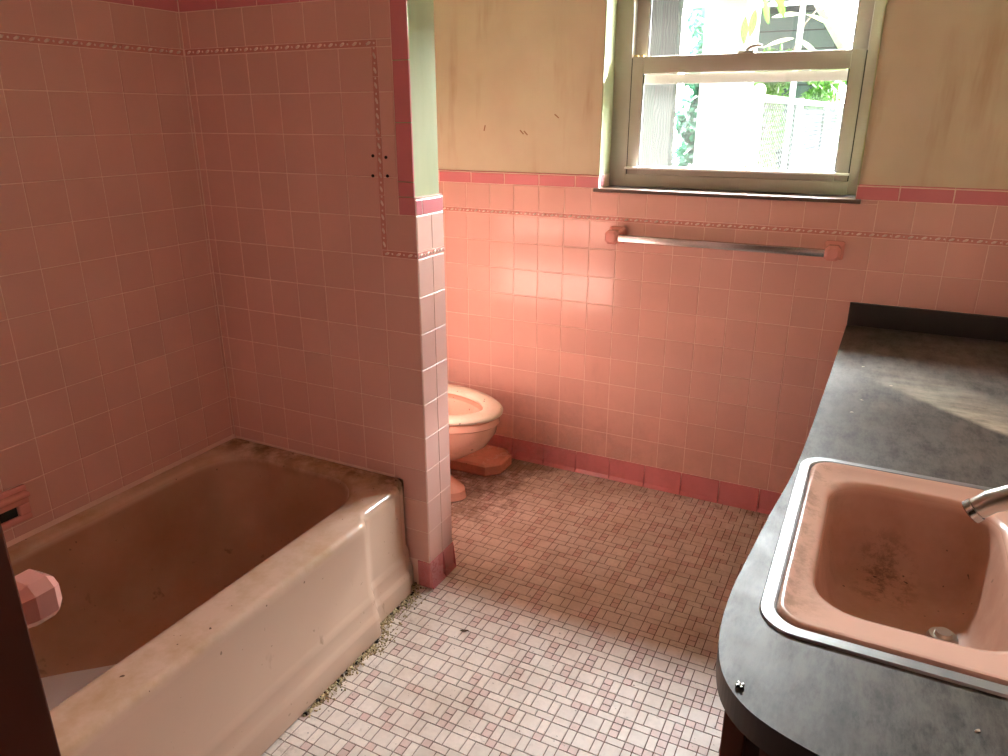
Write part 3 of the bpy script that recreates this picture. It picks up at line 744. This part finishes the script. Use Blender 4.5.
# ---------------------------------------------------------------- vanity: cabinet, counter, sink, faucet
ZK = 0.785
cab = thing('vanity_cabinet', 'dark brown wooden vanity cabinet under the grey counter', 'cabinet', (1.78, -0.95, 0))
CX0, CY0 = 1.462, -1.895
adopt(cab, boxes('body', [(CX0+0.018, XR-0.003, CY0+0.018, -0.006, 0.09, 0.11), (CX0+0.018, XR-0.003, CY0+0.018, CY0+0.036, 0.11, 0.744), (XR-0.02, XR-0.003, CY0+0.036, -0.006, 0.11, 0.744), (CX0+0.018, XR-0.02, -0.024, -0.006, 0.11, 0.744), (CX0+0.018, CX0+0.030, CY0+0.036, -0.024, 0.11, 0.744), (CX0+0.06, XR-0.003, CY0+0.05, -0.006, 0.0, 0.09)], [M['cab']]))
adopt(cab, boxes('stile', [(CX0, CX0+0.030, CY0, CY0+0.018, 0.09, 0.744), (2.03, XR-0.003, CY0, CY0+0.018, 0.09, 0.744), (CX0+0.030, 2.03, CY0, CY0+0.018, 0.69, 0.744), (CX0+0.030, 2.03, CY0, CY0+0.018, 0.09, 0.15)], [M['wood']], bev=0.002))
adopt(cab, boxes('end_panel', [(CX0+0.05, 2.01, CY0+0.006, CY0+0.0178, 0.17, 0.67)], [M['cab']], bev=0.003))
for k in range(4):
    a = -1.87+k*0.465; d = boxes('door', [(CX0, CX0+0.0178, a, a+0.445, 0.12, 0.72)], [M['cab']], bev=0.004); 
    bm = bmesh.new(); bmesh.ops.create_uvsphere(bm, u_segments=12, v_segments=8, radius=0.011, matrix=Matrix.Translation((CX0-0.006, a+(0.40 if k % 2 == 0 else 0.045), 0.62)))
    kn = link('knob', fin(bm, 'knob', 60), [M['nickel']]); adopt(cab, d); kn.parent = d; kn.data.transform(Matrix.Translation(-cab.location))

for c_ in cab.children_recursive:
    for v in c_.data.vertices:
        wx, wy = v.co.x+cab.location.x, v.co.y+cab.location.y
        if wx < 1.60: v.co.x += 0.052*(wy-CY0)/(-CY0)

def catmull(P, k=6):
    P = [Vector((*p, 0)) for p in P]; out = []
    for i in range(len(P)-1):
        a, b, c, d = P[max(i-1, 0)], P[i], P[i+1], P[min(i+2, len(P)-1)]
        for j in range(k):
            t = j/k; out.append(0.5*((2*b)+(c-a)*t+(2*a-5*b+4*c-d)*t*t+(3*b-a-3*c+d)*t**3))
    out.append(P[-1]); return out
edge = catmull([(1.4985, -0.003), (1.4885, -0.60), (1.474, -1.20), (1.452, -1.48), (1.4365, -1.69), (1.434, -1.78), (1.440, -1.86), (1.459, -1.925), (1.494, -1.968), (1.545, -1.994), (1.61, -2.010), (1.72, -2.022), (XR-0.003, -2.03)])
poly = edge+[Vector((XR-0.003, -0.003, 0))]
SX, SY, SHX, SHY = 1.722, -1.497, 0.245, 0.312                        # sink centre and half sizes
hole = rr(SX, SY, SHX-0.022, SHY-0.022, 0.05, 0, 6, 6)
bm = bmesh.new()
def ringedges(pts, z):
    vs = [bm.verts.new((p.x, p.y, z)) for p in pts]; return [bm.edges.new((vs[i], vs[(i+1) % len(vs)])) for i in range(len(vs))]
es = ringedges(poly, ZK)+ringedges(hole, ZK)
bmesh.ops.triangle_fill(bm, use_beauty=True, use_dissolve=False, edges=es)
for f in bm.faces:
    if f.normal.z < 0: f.normal_flip()
top = bm.faces[:]
ex = bmesh.ops.extrude_face_region(bm, geom=top)
for v in [g for g in ex['geom'] if isinstance(g, bmesh.types.BMVert)]: v.co.z = ZK-0.040
for f in bm.faces:
    if abs(f.normal.z) < 0.5: f.material_index = 1
bmesh.ops.recalc_face_normals(bm, faces=bm.faces)
bm.normal_update()
for f in bm.faces: f.material_index = 1 if abs(f.normal.z) < 0.5 else 0
ct = thing('countertop', 'worn grey laminate countertop with rounded corner along the right side of the room', 'countertop', (1.78, -1.0, ZK-0.04))
adopt(ct, link('slab', fin(bm, 'slab'), [M['counter'], M['counter_edge']]))
adopt(ct, boxes('backsplash', [(1.4985, XR-0.003, -0.020, -0.0015, ZK, ZK+0.077), (XR-0.021, XR-0.003, -2.03, -0.021, ZK, ZK+0.077)], [M['counter_edge']], bev=0.002))
sink = thing('sink', 'dirty pink enamel sink with metal rim set in the grey countertop', 'sink', (SX, SY, ZK))
bm = bmesh.new()
ring = [rr(SX, SY, SHX, SHY, 0.055, ZK+0.0005, 8, 6), rr(SX, SY, SHX-0.002, SHY-0.002, 0.054, ZK+0.004, 8, 6), rr(SX, SY, SHX-0.018, SHY-0.018, 0.045, ZK+0.005, 8, 6), rr(SX, SY, SHX-0.021, SHY-0.021, 0.044, ZK+0.002, 8, 6), rr(SX, SY, SHX-0.021, SHY-0.021, 0.044, ZK-0.02, 8, 6)]
loft(bm, ring)
adopt(sink, link('metal_rim', fin(bm, 'metal_rim', 40), [M['rim_metal']]))
bcx, bhx, bcy, bhy = 1.680, 0.139, -1.495, 0.222                       # bowl opening
def bl(i, r, z, dx=0): return rr(bcx+dx, bcy, bhx-i, bhy-i, r, z, 8, 6)
bm = bmesh.new()
loft(bm, [rr(SX, SY, SHX-0.0225, SHY-0.0225, 0.043, ZK-0.015, 8, 6), rr(SX, SY, SHX-0.0225, SHY-0.0225, 0.043, ZK+0.001, 8, 6), rr(SX, SY, SHX-0.026, SHY-0.026, 0.041, ZK+0.007, 8, 6), rr(SX, SY, SHX-0.032, SHY-0.032, 0.038, ZK+0.008, 8, 6), rr(SX, SY, SHX-0.040, SHY-0.040, 0.036, ZK+0.003, 8, 6),
          bl(-0.012, 0.08, ZK+0.002), bl(-0.004, 0.08, ZK-0.001), bl(0.002, 0.08, ZK-0.010), bl(0.010, 0.075, ZK-0.06), bl(0.022, 0.07, ZK-0.115), bl(0.036, 0.062, ZK-0.142), bl(0.060, 0.05, ZK-0.152), bl(0.10, 0.025, ZK-0.156)], cap1=True)
adopt(sink, link('bowl', fin(bm, 'bowl', 50), [M['sink']]))
bm = bmesh.new()
bmesh.ops.create_cone(bm, cap_ends=True, segments=24, radius1=0.024, radius2=0.021, depth=0.006, matrix=Matrix.Translation((1.748, -1.49, ZK-0.147)))
bmesh.ops.create_cone(bm, cap_ends=True, segments=20, radius1=0.015, radius2=0.012, depth=0.010, matrix=Matrix.Translation((1.748, -1.49, ZK-0.142)))
adopt(sink, link('drain_plug', fin(bm, 'drain_plug', 40), [M['nickel']]))

fau = thing('faucet', 'brushed metal faucet with curved spout reaching over the pink sink', 'faucet', (1.885, -1.49, ZK+0.003))
bm = bmesh.new()
tube(bm, [(1.886, -1.49, ZK+0.003), (1.886, -1.49, ZK+0.075), (1.880, -1.49, ZK+0.110), (1.858, -1.49, ZK+0.131), (1.825, -1.49, ZK+0.135), (1.795, -1.49, ZK+0.128), (1.768, -1.49, ZK+0.112), (1.752, -1.49, ZK+0.095)], [0.023, 0.021, 0.021, 0.0205, 0.020, 0.019, 0.018, 0.017], 20)
sp = link('spout', fin(bm, 'spout', 60), [M['nickel']])
bm = bmesh.new()
d = Vector((-0.016, 0, -0.017)).normalized(); q = Vector((1.752, -1.49, ZK+0.095))
tube(bm, [q-d*0.002, q-d*0.0005, q+d*0.010, q+d*0.012], [0.0170, 0.0190, 0.0190, 0.0165], 20)
ae = link('aerator', fin(bm, 'aerator', 40), [M['chrome']])
bm = bmesh.new(); loft(bm, [rr(1.886, -1.49, 0.03, 0.085, 0.028, ZK+0.003, 6, 4), rr(1.886, -1.49, 0.03, 0.085, 0.028, ZK+0.012, 6, 4), rr(1.886, -1.49, 0.025, 0.08, 0.024, ZK+0.018, 6, 4)], cap0=True, cap1=True)
bs = link('base', fin(bm, 'base', 40), [M['nickel']])
adopt(fau, sp, ae, bs)

# ---------------------------------------------------------------- small things
def lump(name, x, y, z, sx, sy, sz, m, label, cat, rz=0.0, group=None, jag=0.35):
    bm = bmesh.new(); bmesh.ops.create_icosphere(bm, subdivisions=2, radius=1)
    for v in bm.verts:
        k = 1+random.uniform(-jag, jag); v.co = Vector((v.co.x*sx*k, v.co.y*sy*k, max(-0.3, v.co.z)*sz*k))
    mz = min(v.co.z for v in bm.verts)
    for v in bm.verts: v.co.z -= mz
    o = link(name, fin(bm, name), [m], None, label=label, category=cat); o.location = (x, y, z); o.rotation_euler = (0, 0, rz)
    if group: o['group'] = group
    return o
# curled dry leaf on the floor
bm = bmesh.new()
g_ = [[bm.verts.new((0.013*(i/5-0.5)*2, (0.006*math.sin(math.pi*(i+0.35)/5.7))*(j-1), 0.0006+0.006*abs(i/5-0.45)+0.002*abs(j-1))) for j in range(3)] for i in range(6)]
for i in range(5):
    for j in range(2): bm.faces.new((g_[i][j], g_[i+1][j], g_[i+1][j+1], g_[i][j+1]))
bmesh.ops.solidify(bm, geom=bm.faces[:], thickness=0.0008)
o = link('dry_leaf', fin(bm, 'dry_leaf', 60), [M['leafdry']], None, label='small curled brown leaf scrap on the pale floor tiles before the bathtub', category='leaf'); o.location = (0.620, -1.148, 0.0012); o.rotation_euler = (0, 0, 0.4)
lump('plaster_chip', 0.505, -0.395, 0.0004, 0.008, 0.006, 0.004, M['chip'], 'small white plaster chip on the floor in front of the toilet', 'chip', 0.5)
for fxx, fyy in ((1.567, -0.49), (1.640, -0.63), (1.575, -0.78), (1.557, -0.88), (1.74, -1.885)):
    lump('paint_fleck', fxx, fyy, ZK+0.0002, 0.0042, 0.0018, 0.0012, M['chip'], 'tiny white paint fleck on the countertop between backsplash and sink' if fyy > -1.2 else 'tiny white paint fleck on the countertop beside the near side of the sink rim', 'paint fleck', random.uniform(-0.8, 0.8), 'paint flecks on the countertop')
# crumbled caulk along the foot of the bathtub
bm = bmesh.new()
for k in range(900):
    yv = random.uniform(-1.62, -1.012); w = abs(random.gauss(0, 0.017))*(1.3 if yv > -1.36 else 0.8)
    if yv < -1.36 and random.random() < 0.55*(1-(yv+1.62)/0.26): continue
    xb = fx(yv)+0.025 if yv < -1.05 else 0.352
    s = random.uniform(0.0012, 0.0042)*(1.5 if w < 0.008 else 0.8)
    vs = bmesh.ops.create_icosphere(bm, subdivisions=1, radius=s, matrix=Matrix.Translation((xb+w*0.9+s*0.3, yv+random.uniform(-.004, .004), s*0.45)))['verts']
    for v in vs: v.co += Vector((random.uniform(-.4, .4)*s, random.uniform(-.4, .4)*s, random.uniform(-.35, .35)*s)); v.co.z = max(v.co.z, 0.0002)
    mi = 1 if random.random() < (0.36 if w < 0.005 else 0.07) else 0
    for f in set(f for v in vs for f in v.link_faces): f.material_index = mi
me = bpy.data.meshes.new('caulk_crumbs'); bm.to_mesh(me); bm.free()
link('caulk_crumbs', me, [M['crumb'], M['crumb_dark']], None, label='line of crumbled mouldy caulk along the foot of the bathtub', category='debris', kind='stuff')
# small star of metal on the counter
bm = bmesh.new()
for a in (0.6, 2.17):
    r_ = bmesh.ops.create_cube(bm, size=1)['verts']
    for v in r_:
        x, y_ = v.co.x*0.011, v.co.y*0.0026; v.co = Vector((x*math.cos(a)-y_*math.sin(a), x*math.sin(a)+y_*math.cos(a), (v.co.z+0.5)*0.004))
o = link('metal_clip', fin(bm, 'metal_clip'), [M['chrome']], None, label='tiny cross-shaped metal clip on the rounded corner of the countertop', category='clip'); o.location = (1.481, -1.936, ZK+0.0004)

# ---------------------------------------------------------------- outside
yard = boxes('ground', [(-14, 14, 0.25, 30, -0.60, -0.50)], [M['grass']], None, kind='structure')
eave = boxes('roof_eave', [(-3, 5, 0.2, 0.86, 2.42, 2.50), (-3, 5, 0.82, 0.86, 2.34, 2.50)], [M['soffit']], None, kind='structure')
boxes('weathered_post', [(-0.075, 0.150, 2.60, 2.72, -0.5, 2.36)], [M['wboard']], None, label='wide weathered grey board post with swirling grain outside the window', category='post')
boxes('white_column', [(0.235, 0.52, 3.00, 3.30, -0.5, 2.395), (0.215, 0.54, 2.98, 3.32, -0.5, -0.3)], [M['white_paint']], None, bev=0.01, label='broad white painted column seen through the window', category='column')

def leaf_cloud(bm, c, r, n, size, squash=(1, 1, 1)):
    for _ in range(n):
        d = Vector((random.gauss(0, 1), random.gauss(0, 1), random.gauss(0, 1))).normalized()*random.uniform(0.55, 1.0)
        p = Vector(c)+Vector((d.x*r*squash[0], d.y*r*squash[1], d.z*r*squash[2]))
        a = Vector((random.gauss(0, 1), random.gauss(0, 1), random.gauss(0, 1))).normalized(); b = a.orthogonal().normalized(); s = size*random.uniform(0.6, 1.3)
        nn = a.cross(b)*s*0.15
        v = [bm.verts.new(p-a*s), bm.verts.new(p+b*s*0.5+nn), bm.verts.new(p+a*s), bm.verts.new(p-b*s*0.5+nn)]
        bm.faces.new(v)
def tree(name, label, x, y, h, r, m, n, group=None, size=0.09, low=-0.3):
    t = thing(name, label, 'tree' if h > 2.6 else 'shrub', (x, y, -0.5), group)
    bm = bmesh.new(); tube(bm, [(x, y, -0.5), (x+0.03, y, h*0.4), (x-0.02, y+0.02, h*0.8)], [0.07, 0.05, 0.02], 8); adopt(t, link('trunk', fin(bm, 'trunk', 60), [M['bark']]))
    bm = bmesh.new()
    k = 7
    for i in range(k):
        leaf_cloud(bm, (x+random.uniform(-.3, .3)*r, y+random.uniform(-.3, .3)*r, low+r*0.5+(h-low-r)*i/(k-1)), r, n//k, size)
    f = link('foliage', fin(bm, 'foliage'), [m]); f['kind'] = 'stuff'; adopt(t, f)
    return t
tree('leafy_tree', 'tall bluish green tree between the weathered post and the white column', -1.26, 9.85, 4.6, 0.50, M['leaf_teal'], 4200, size=0.10)
tree('leafy_shrub', 'bright green shrub behind the fence beside the thin white carport post', 0.10, 7.15, 2.1, 0.26, M['leaf_b'], 3000, size=0.05)
tree('leafy_shrub', 'green shrub above the pale blue screen', 0.72, 7.95, 2.05, 0.26, M['leaf_b'], 3000, size=0.05)
tree('leafy_tree', 'yellow green tree right of the grey gable house', 1.45, 9.8, 4.4, 0.50, M['leaf_y'], 3600, size=0.10, low=1.6)
for hx, hl in ((3.65, 'dense green hedge along the right side of the yard'), (-3.6, 'dense green hedge along the left side of the yard')):  # out-of-view greenery added to block low sky at both sides
    bm = bmesh.new()
    for k in range(9):
        cy_ = 0.9+k*1.05
        r_ = bmesh.ops.create_icosphere(bm, subdivisions=3, radius=1, matrix=Matrix.Translation((hx, cy_, 0.95)))['verts']
        for v in r_:
            d_ = v.co-Vector((hx, cy_, 0.95)); k_ = 1+random.uniform(-.12, .12); v.co = Vector((hx, cy_, 0.95))+Vector((d_.x*0.52*k_, d_.y*0.78*k_, d_.z*(1.4 if k < 3 else 2.1)*k_))
        leaf_cloud(bm, (hx, cy_, 0.95), 1.0, 700, 0.08, (0.56, 0.8, 1.45 if k < 3 else 2.15))
    link('hedge', fin(bm, 'hedge'), [M['leaf']], None, label=hl, category='hedge', kind='stuff')

# carport: thin white posts, and an added unseen slab shading the yard
def zr(y): return 2.27+0.085*(y-1.5)
cp = thing('carport', 'open carport with thin white posts beyond the window', 'carport', (0.6, 4.0, -0.5))
adopt(cp, boxes('post', [(0.395, 0.440, 4.0, 4.045, -0.5, zr(4.0))], [M['white_paint']]), boxes('post', [(0.735, 0.775, 4.0, 4.04, -0.5, zr(4.0))], [M['white_paint']]))
bm = bmesh.new(); vs = box(bm, -2.85, 2.95, 1.5, 8.8, 0, 0.06)
for v in vs: v.co.z += zr(v.co.y)
adopt(cp, link('roof', fin(bm, 'roof'), [M['roof_grey']]))  # unseen slab added overhead to keep the yard in shade
# neighbour's gable house behind the fence
nh = thing('gable_house', 'dark grey gable house with white sloping fascia behind the carport', 'house', (0.1, 8.4, -0.5))
def prism(pts, y0, y1, m, name):
    bm = bmesh.new(); loft(bm, [[Vector((x, y0, z)) for x, z in pts], [Vector((x, y1, z)) for x, z in pts]], True, True); return link(name, fin(bm, name), [m])
adopt(nh, prism([(-0.62, -0.5), (0.74, -0.5), (0.74, 2.25), (0.36, 2.815), (-0.62, 2.815)], 8.4, 8.75, M['roof_grey'], 'wall'))
adopt(nh, prism([(0.80, 2.16), (0.86, 2.20), (0.455, 2.81), (0.355, 2.81)], 8.34, 8.75, M['white_paint'], 'fascia'))
for k in range(7):
    z_ = 1.2+0.22*k; xr = min(0.735, 0.74-(max(0, z_-2.20))*0.67)
    adopt(nh, boxes('siding', [(-0.62, xr, 8.385, 8.40, z_, z_+0.20)], [M['siding']]))
w_ = boxes('window', [(-0.52, -0.36, 8.36, 8.385, 1.75, 2.35)], [M['white_paint']]); adopt(nh, w_)
p_ = boxes('pane', [(-0.50, -0.38, 8.352, 8.36, 1.77, 2.33)], [M['siding']]); adopt(nh, p_); p_.parent = w_; 

# chain link fence with round-capped post
A = Vector((0.735, 2.50, 0)); B = Vector((0.93, 7.2, 0)); LZ = 1.60
fence = thing('chain_link_fence', 'white chain link fence with round-topped post seen through the lower sash', 'fence', (0.735, 2.5, -0.5))
bm = bmesh.new(); tube(bm, [A+Vector((0, 0, z)) for z in (-0.5, 1.60)], 0.034, 14)
bmesh.ops.create_uvsphere(bm, u_segments=14, v_segments=8, radius=0.040, matrix=Matrix.Translation(A+Vector((0, 0, 1.615))))
adopt(fence, link('end_post', fin(bm, 'end_post', 50), [M['white_paint']]))
for q in (0.36, 0.72, 1.0):
    bm = bmesh.new(); p = A.lerp(B, q); tube(bm, [p+Vector((0, 0, -0.5)), p+Vector((0, 0, LZ))], 0.025, 10); adopt(fence, link('line_post', fin(bm, 'line_post', 50), [M['white_paint']]))
bm = bmesh.new(); tube(bm, [A+Vector((0, 0, LZ-0.03)), B+Vector((0, 0, LZ-0.03))], 0.024, 10); adopt(fence, link('top_rail', fin(bm, 'top_rail', 50), [M['white_paint']]))
bm = bmesh.new(); Ld = (B-A).length; H = LZ-0.03; dd = (B-A).normalized(); s = 0.075
k = -int(2.1/s)
def wire(p, q):
    w = Vector((dd.y, -dd.x, 0))*0.0022; u_ = Vector((0, 0, 0.0022))
    a = [bm.verts.new(p+o_) for o_ in (w, u_, -w)]; b = [bm.verts.new(q+o_) for o_ in (w, u_, -w)]
    for i in range(3): bm.faces.new((a[i], a[(i+1) % 3], b[(i+1) % 3], b[i]))
for k in range(-28, int(Ld/s)+1):
    for sg in (1, -1):
        t0 = k*s; pts = []
        for z, t in ((-0.45, t0), (H, t0+(H+0.45)*1.0)):
            pts.append((t if sg == 1 else t0+(H+0.45)-(t-t0), z))
        (ta, za), (tb, zb) = pts
        def at(t): return za+(zb-za)*(t-ta)/(tb-ta)
        lo, hi = max(min(ta, tb), 0), min(max(ta, tb), Ld)
        if hi-lo < 0.02: continue
        wire(A+dd*lo+Vector((0, 0, at(lo))), A+dd*hi+Vector((0, 0, at(hi))))
f = link('wire_mesh', fin(bm, 'wire_mesh'), [M['galv']]); f['kind'] = 'stuff'; adopt(fence, f)
bm = bmesh.new()
pa, pb = A.lerp(B, 0.42)+Vector((-0.06, 0, 0)), A.lerp(B, 1.0)+Vector((-0.06, 0, 0))
for z0 in (0,):
    n_ = 40
    rows = []
    for i in range(n_+1):
        p = pa.lerp(pb, i/n_); w = 0.012*math.sin(i*1.3)
        rows.append([p+Vector((w, 0, -0.5)), p+Vector((w-0.012, 0, -0.5)), p+Vector((w-0.012, 0, 1.52)), p+Vector((w, 0, 1.52))])
    loft(bm, rows, True, True)
link('privacy_screen', fin(bm, 'privacy_screen'), [M['blue']], None, label='pale blue corrugated screen standing behind the chain link fence', category='screen')

# hanging branch with long leaves close to the window
br = thing('leafy_branch', 'hanging branch of long yellow green leaves just outside the upper sash', 'branch', (1.35, 1.3, 2.35))
bm = bmesh.new(); tube(bm, [(1.75, 1.4, 2.75), (1.45, 1.32, 2.3), (1.22, 1.28, 2.02), (1.10, 1.25, 1.86), (1.06, 1.24, 1.74)], [0.012, 0.008, 0.005, 0.003, 0.002], 6); tube(bm, [(1.45, 1.32, 2.3), (1.1, 1.22, 2.1), (0.92, 1.2, 1.98)], [0.006, 0.004, 0.002], 6)
adopt(br, link('stem', fin(bm, 'stem', 60), [M['bark']]))
def leafmesh(L, w):
    bm = bmesh.new(); n = 7; rows = []
    for i in range(n):
        t = i/(n-1); ww = w*math.sin(math.pi*min(1, t*0.96+0.02))**0.8
        rows.append([bm.verts.new((t*L, -ww, 0.25*ww-0.12*L*t*t)), bm.verts.new((t*L, 0, -0.12*L*t*t)), bm.verts.new((t*L, ww, 0.25*ww-0.12*L*t*t))])
    for a, b in zip(rows, rows[1:]):
        for j in range(2): bm.faces.new((a[j], b[j], b[j+1], a[j+1]))
    return fin(bm, 'leaf', 80)
lm = [leafmesh(0.13, 0.016), leafmesh(0.10, 0.014)]
for q in lm: q.materials.append(M['leaf_y'])
lg = [leafmesh(0.12, 0.018)]; lg[0].materials.append(M['leaf'])
def leaf(p, dirv, roll, me):
    o = link('leaf', me, (), br)
    d = Vector(dirv).normalized(); up = Vector((0, -0.75, 0.6)); y_ = up.cross(d).normalized(); z_ = d.cross(y_)
    mt = Matrix((d, y_, z_)).transposed().to_4x4()
    o.matrix_local = Matrix.Translation(Vector(p)-br.location) @ mt @ Matrix.Rotation(roll, 4, 'X')
for p, d, r, me in [((1.06, 1.24, 1.80), (-1, 0, -0.15), 0.2, lm[0]), ((1.07, 1.24, 1.80), (1, 0.1, -0.6), -0.2, lm[0]), ((1.08, 1.24, 1.90), (-1, 0, 0.05), 0.1, lm[0]), ((1.10, 1.25, 1.90), (1, 0.1, -0.35), -0.3, lm[0]),
                    ((1.06, 1.24, 1.74), (-0.5, 0, -1), 0.3, lm[1]), ((1.06, 1.24, 1.74), (0.6, 0, -1), 0, lm[1]), ((1.15, 1.26, 1.96), (-1, 0, 0.3), 0, lm[0]), ((1.22, 1.28, 2.02), (1, 0, -0.2), 0.2, lm[0]),
                    ((0.92, 1.2, 1.98), (0.15, 0, -1), 0.6, lg[0]), ((0.88, 1.2, 1.93), (-0.1, 0, -1), -0.4, lg[0]), ((0.97, 1.2, 2.00), (0.35, 0, -1), 0.2, lg[0]), ((0.84, 1.2, 1.90), (0.0, 0, -1), 0.1, lg[0]),
                    ((1.30, 1.29, 2.10), (0.5, 0, -1), 0.2, lm[0]), ((1.33, 1.29, 2.14), (1, 0, -0.4), 0.2, lm[0]), ((1.25, 1.28, 2.05), (0.2, 0, -1), 0, lm[1])]: leaf(p, d, r, me)
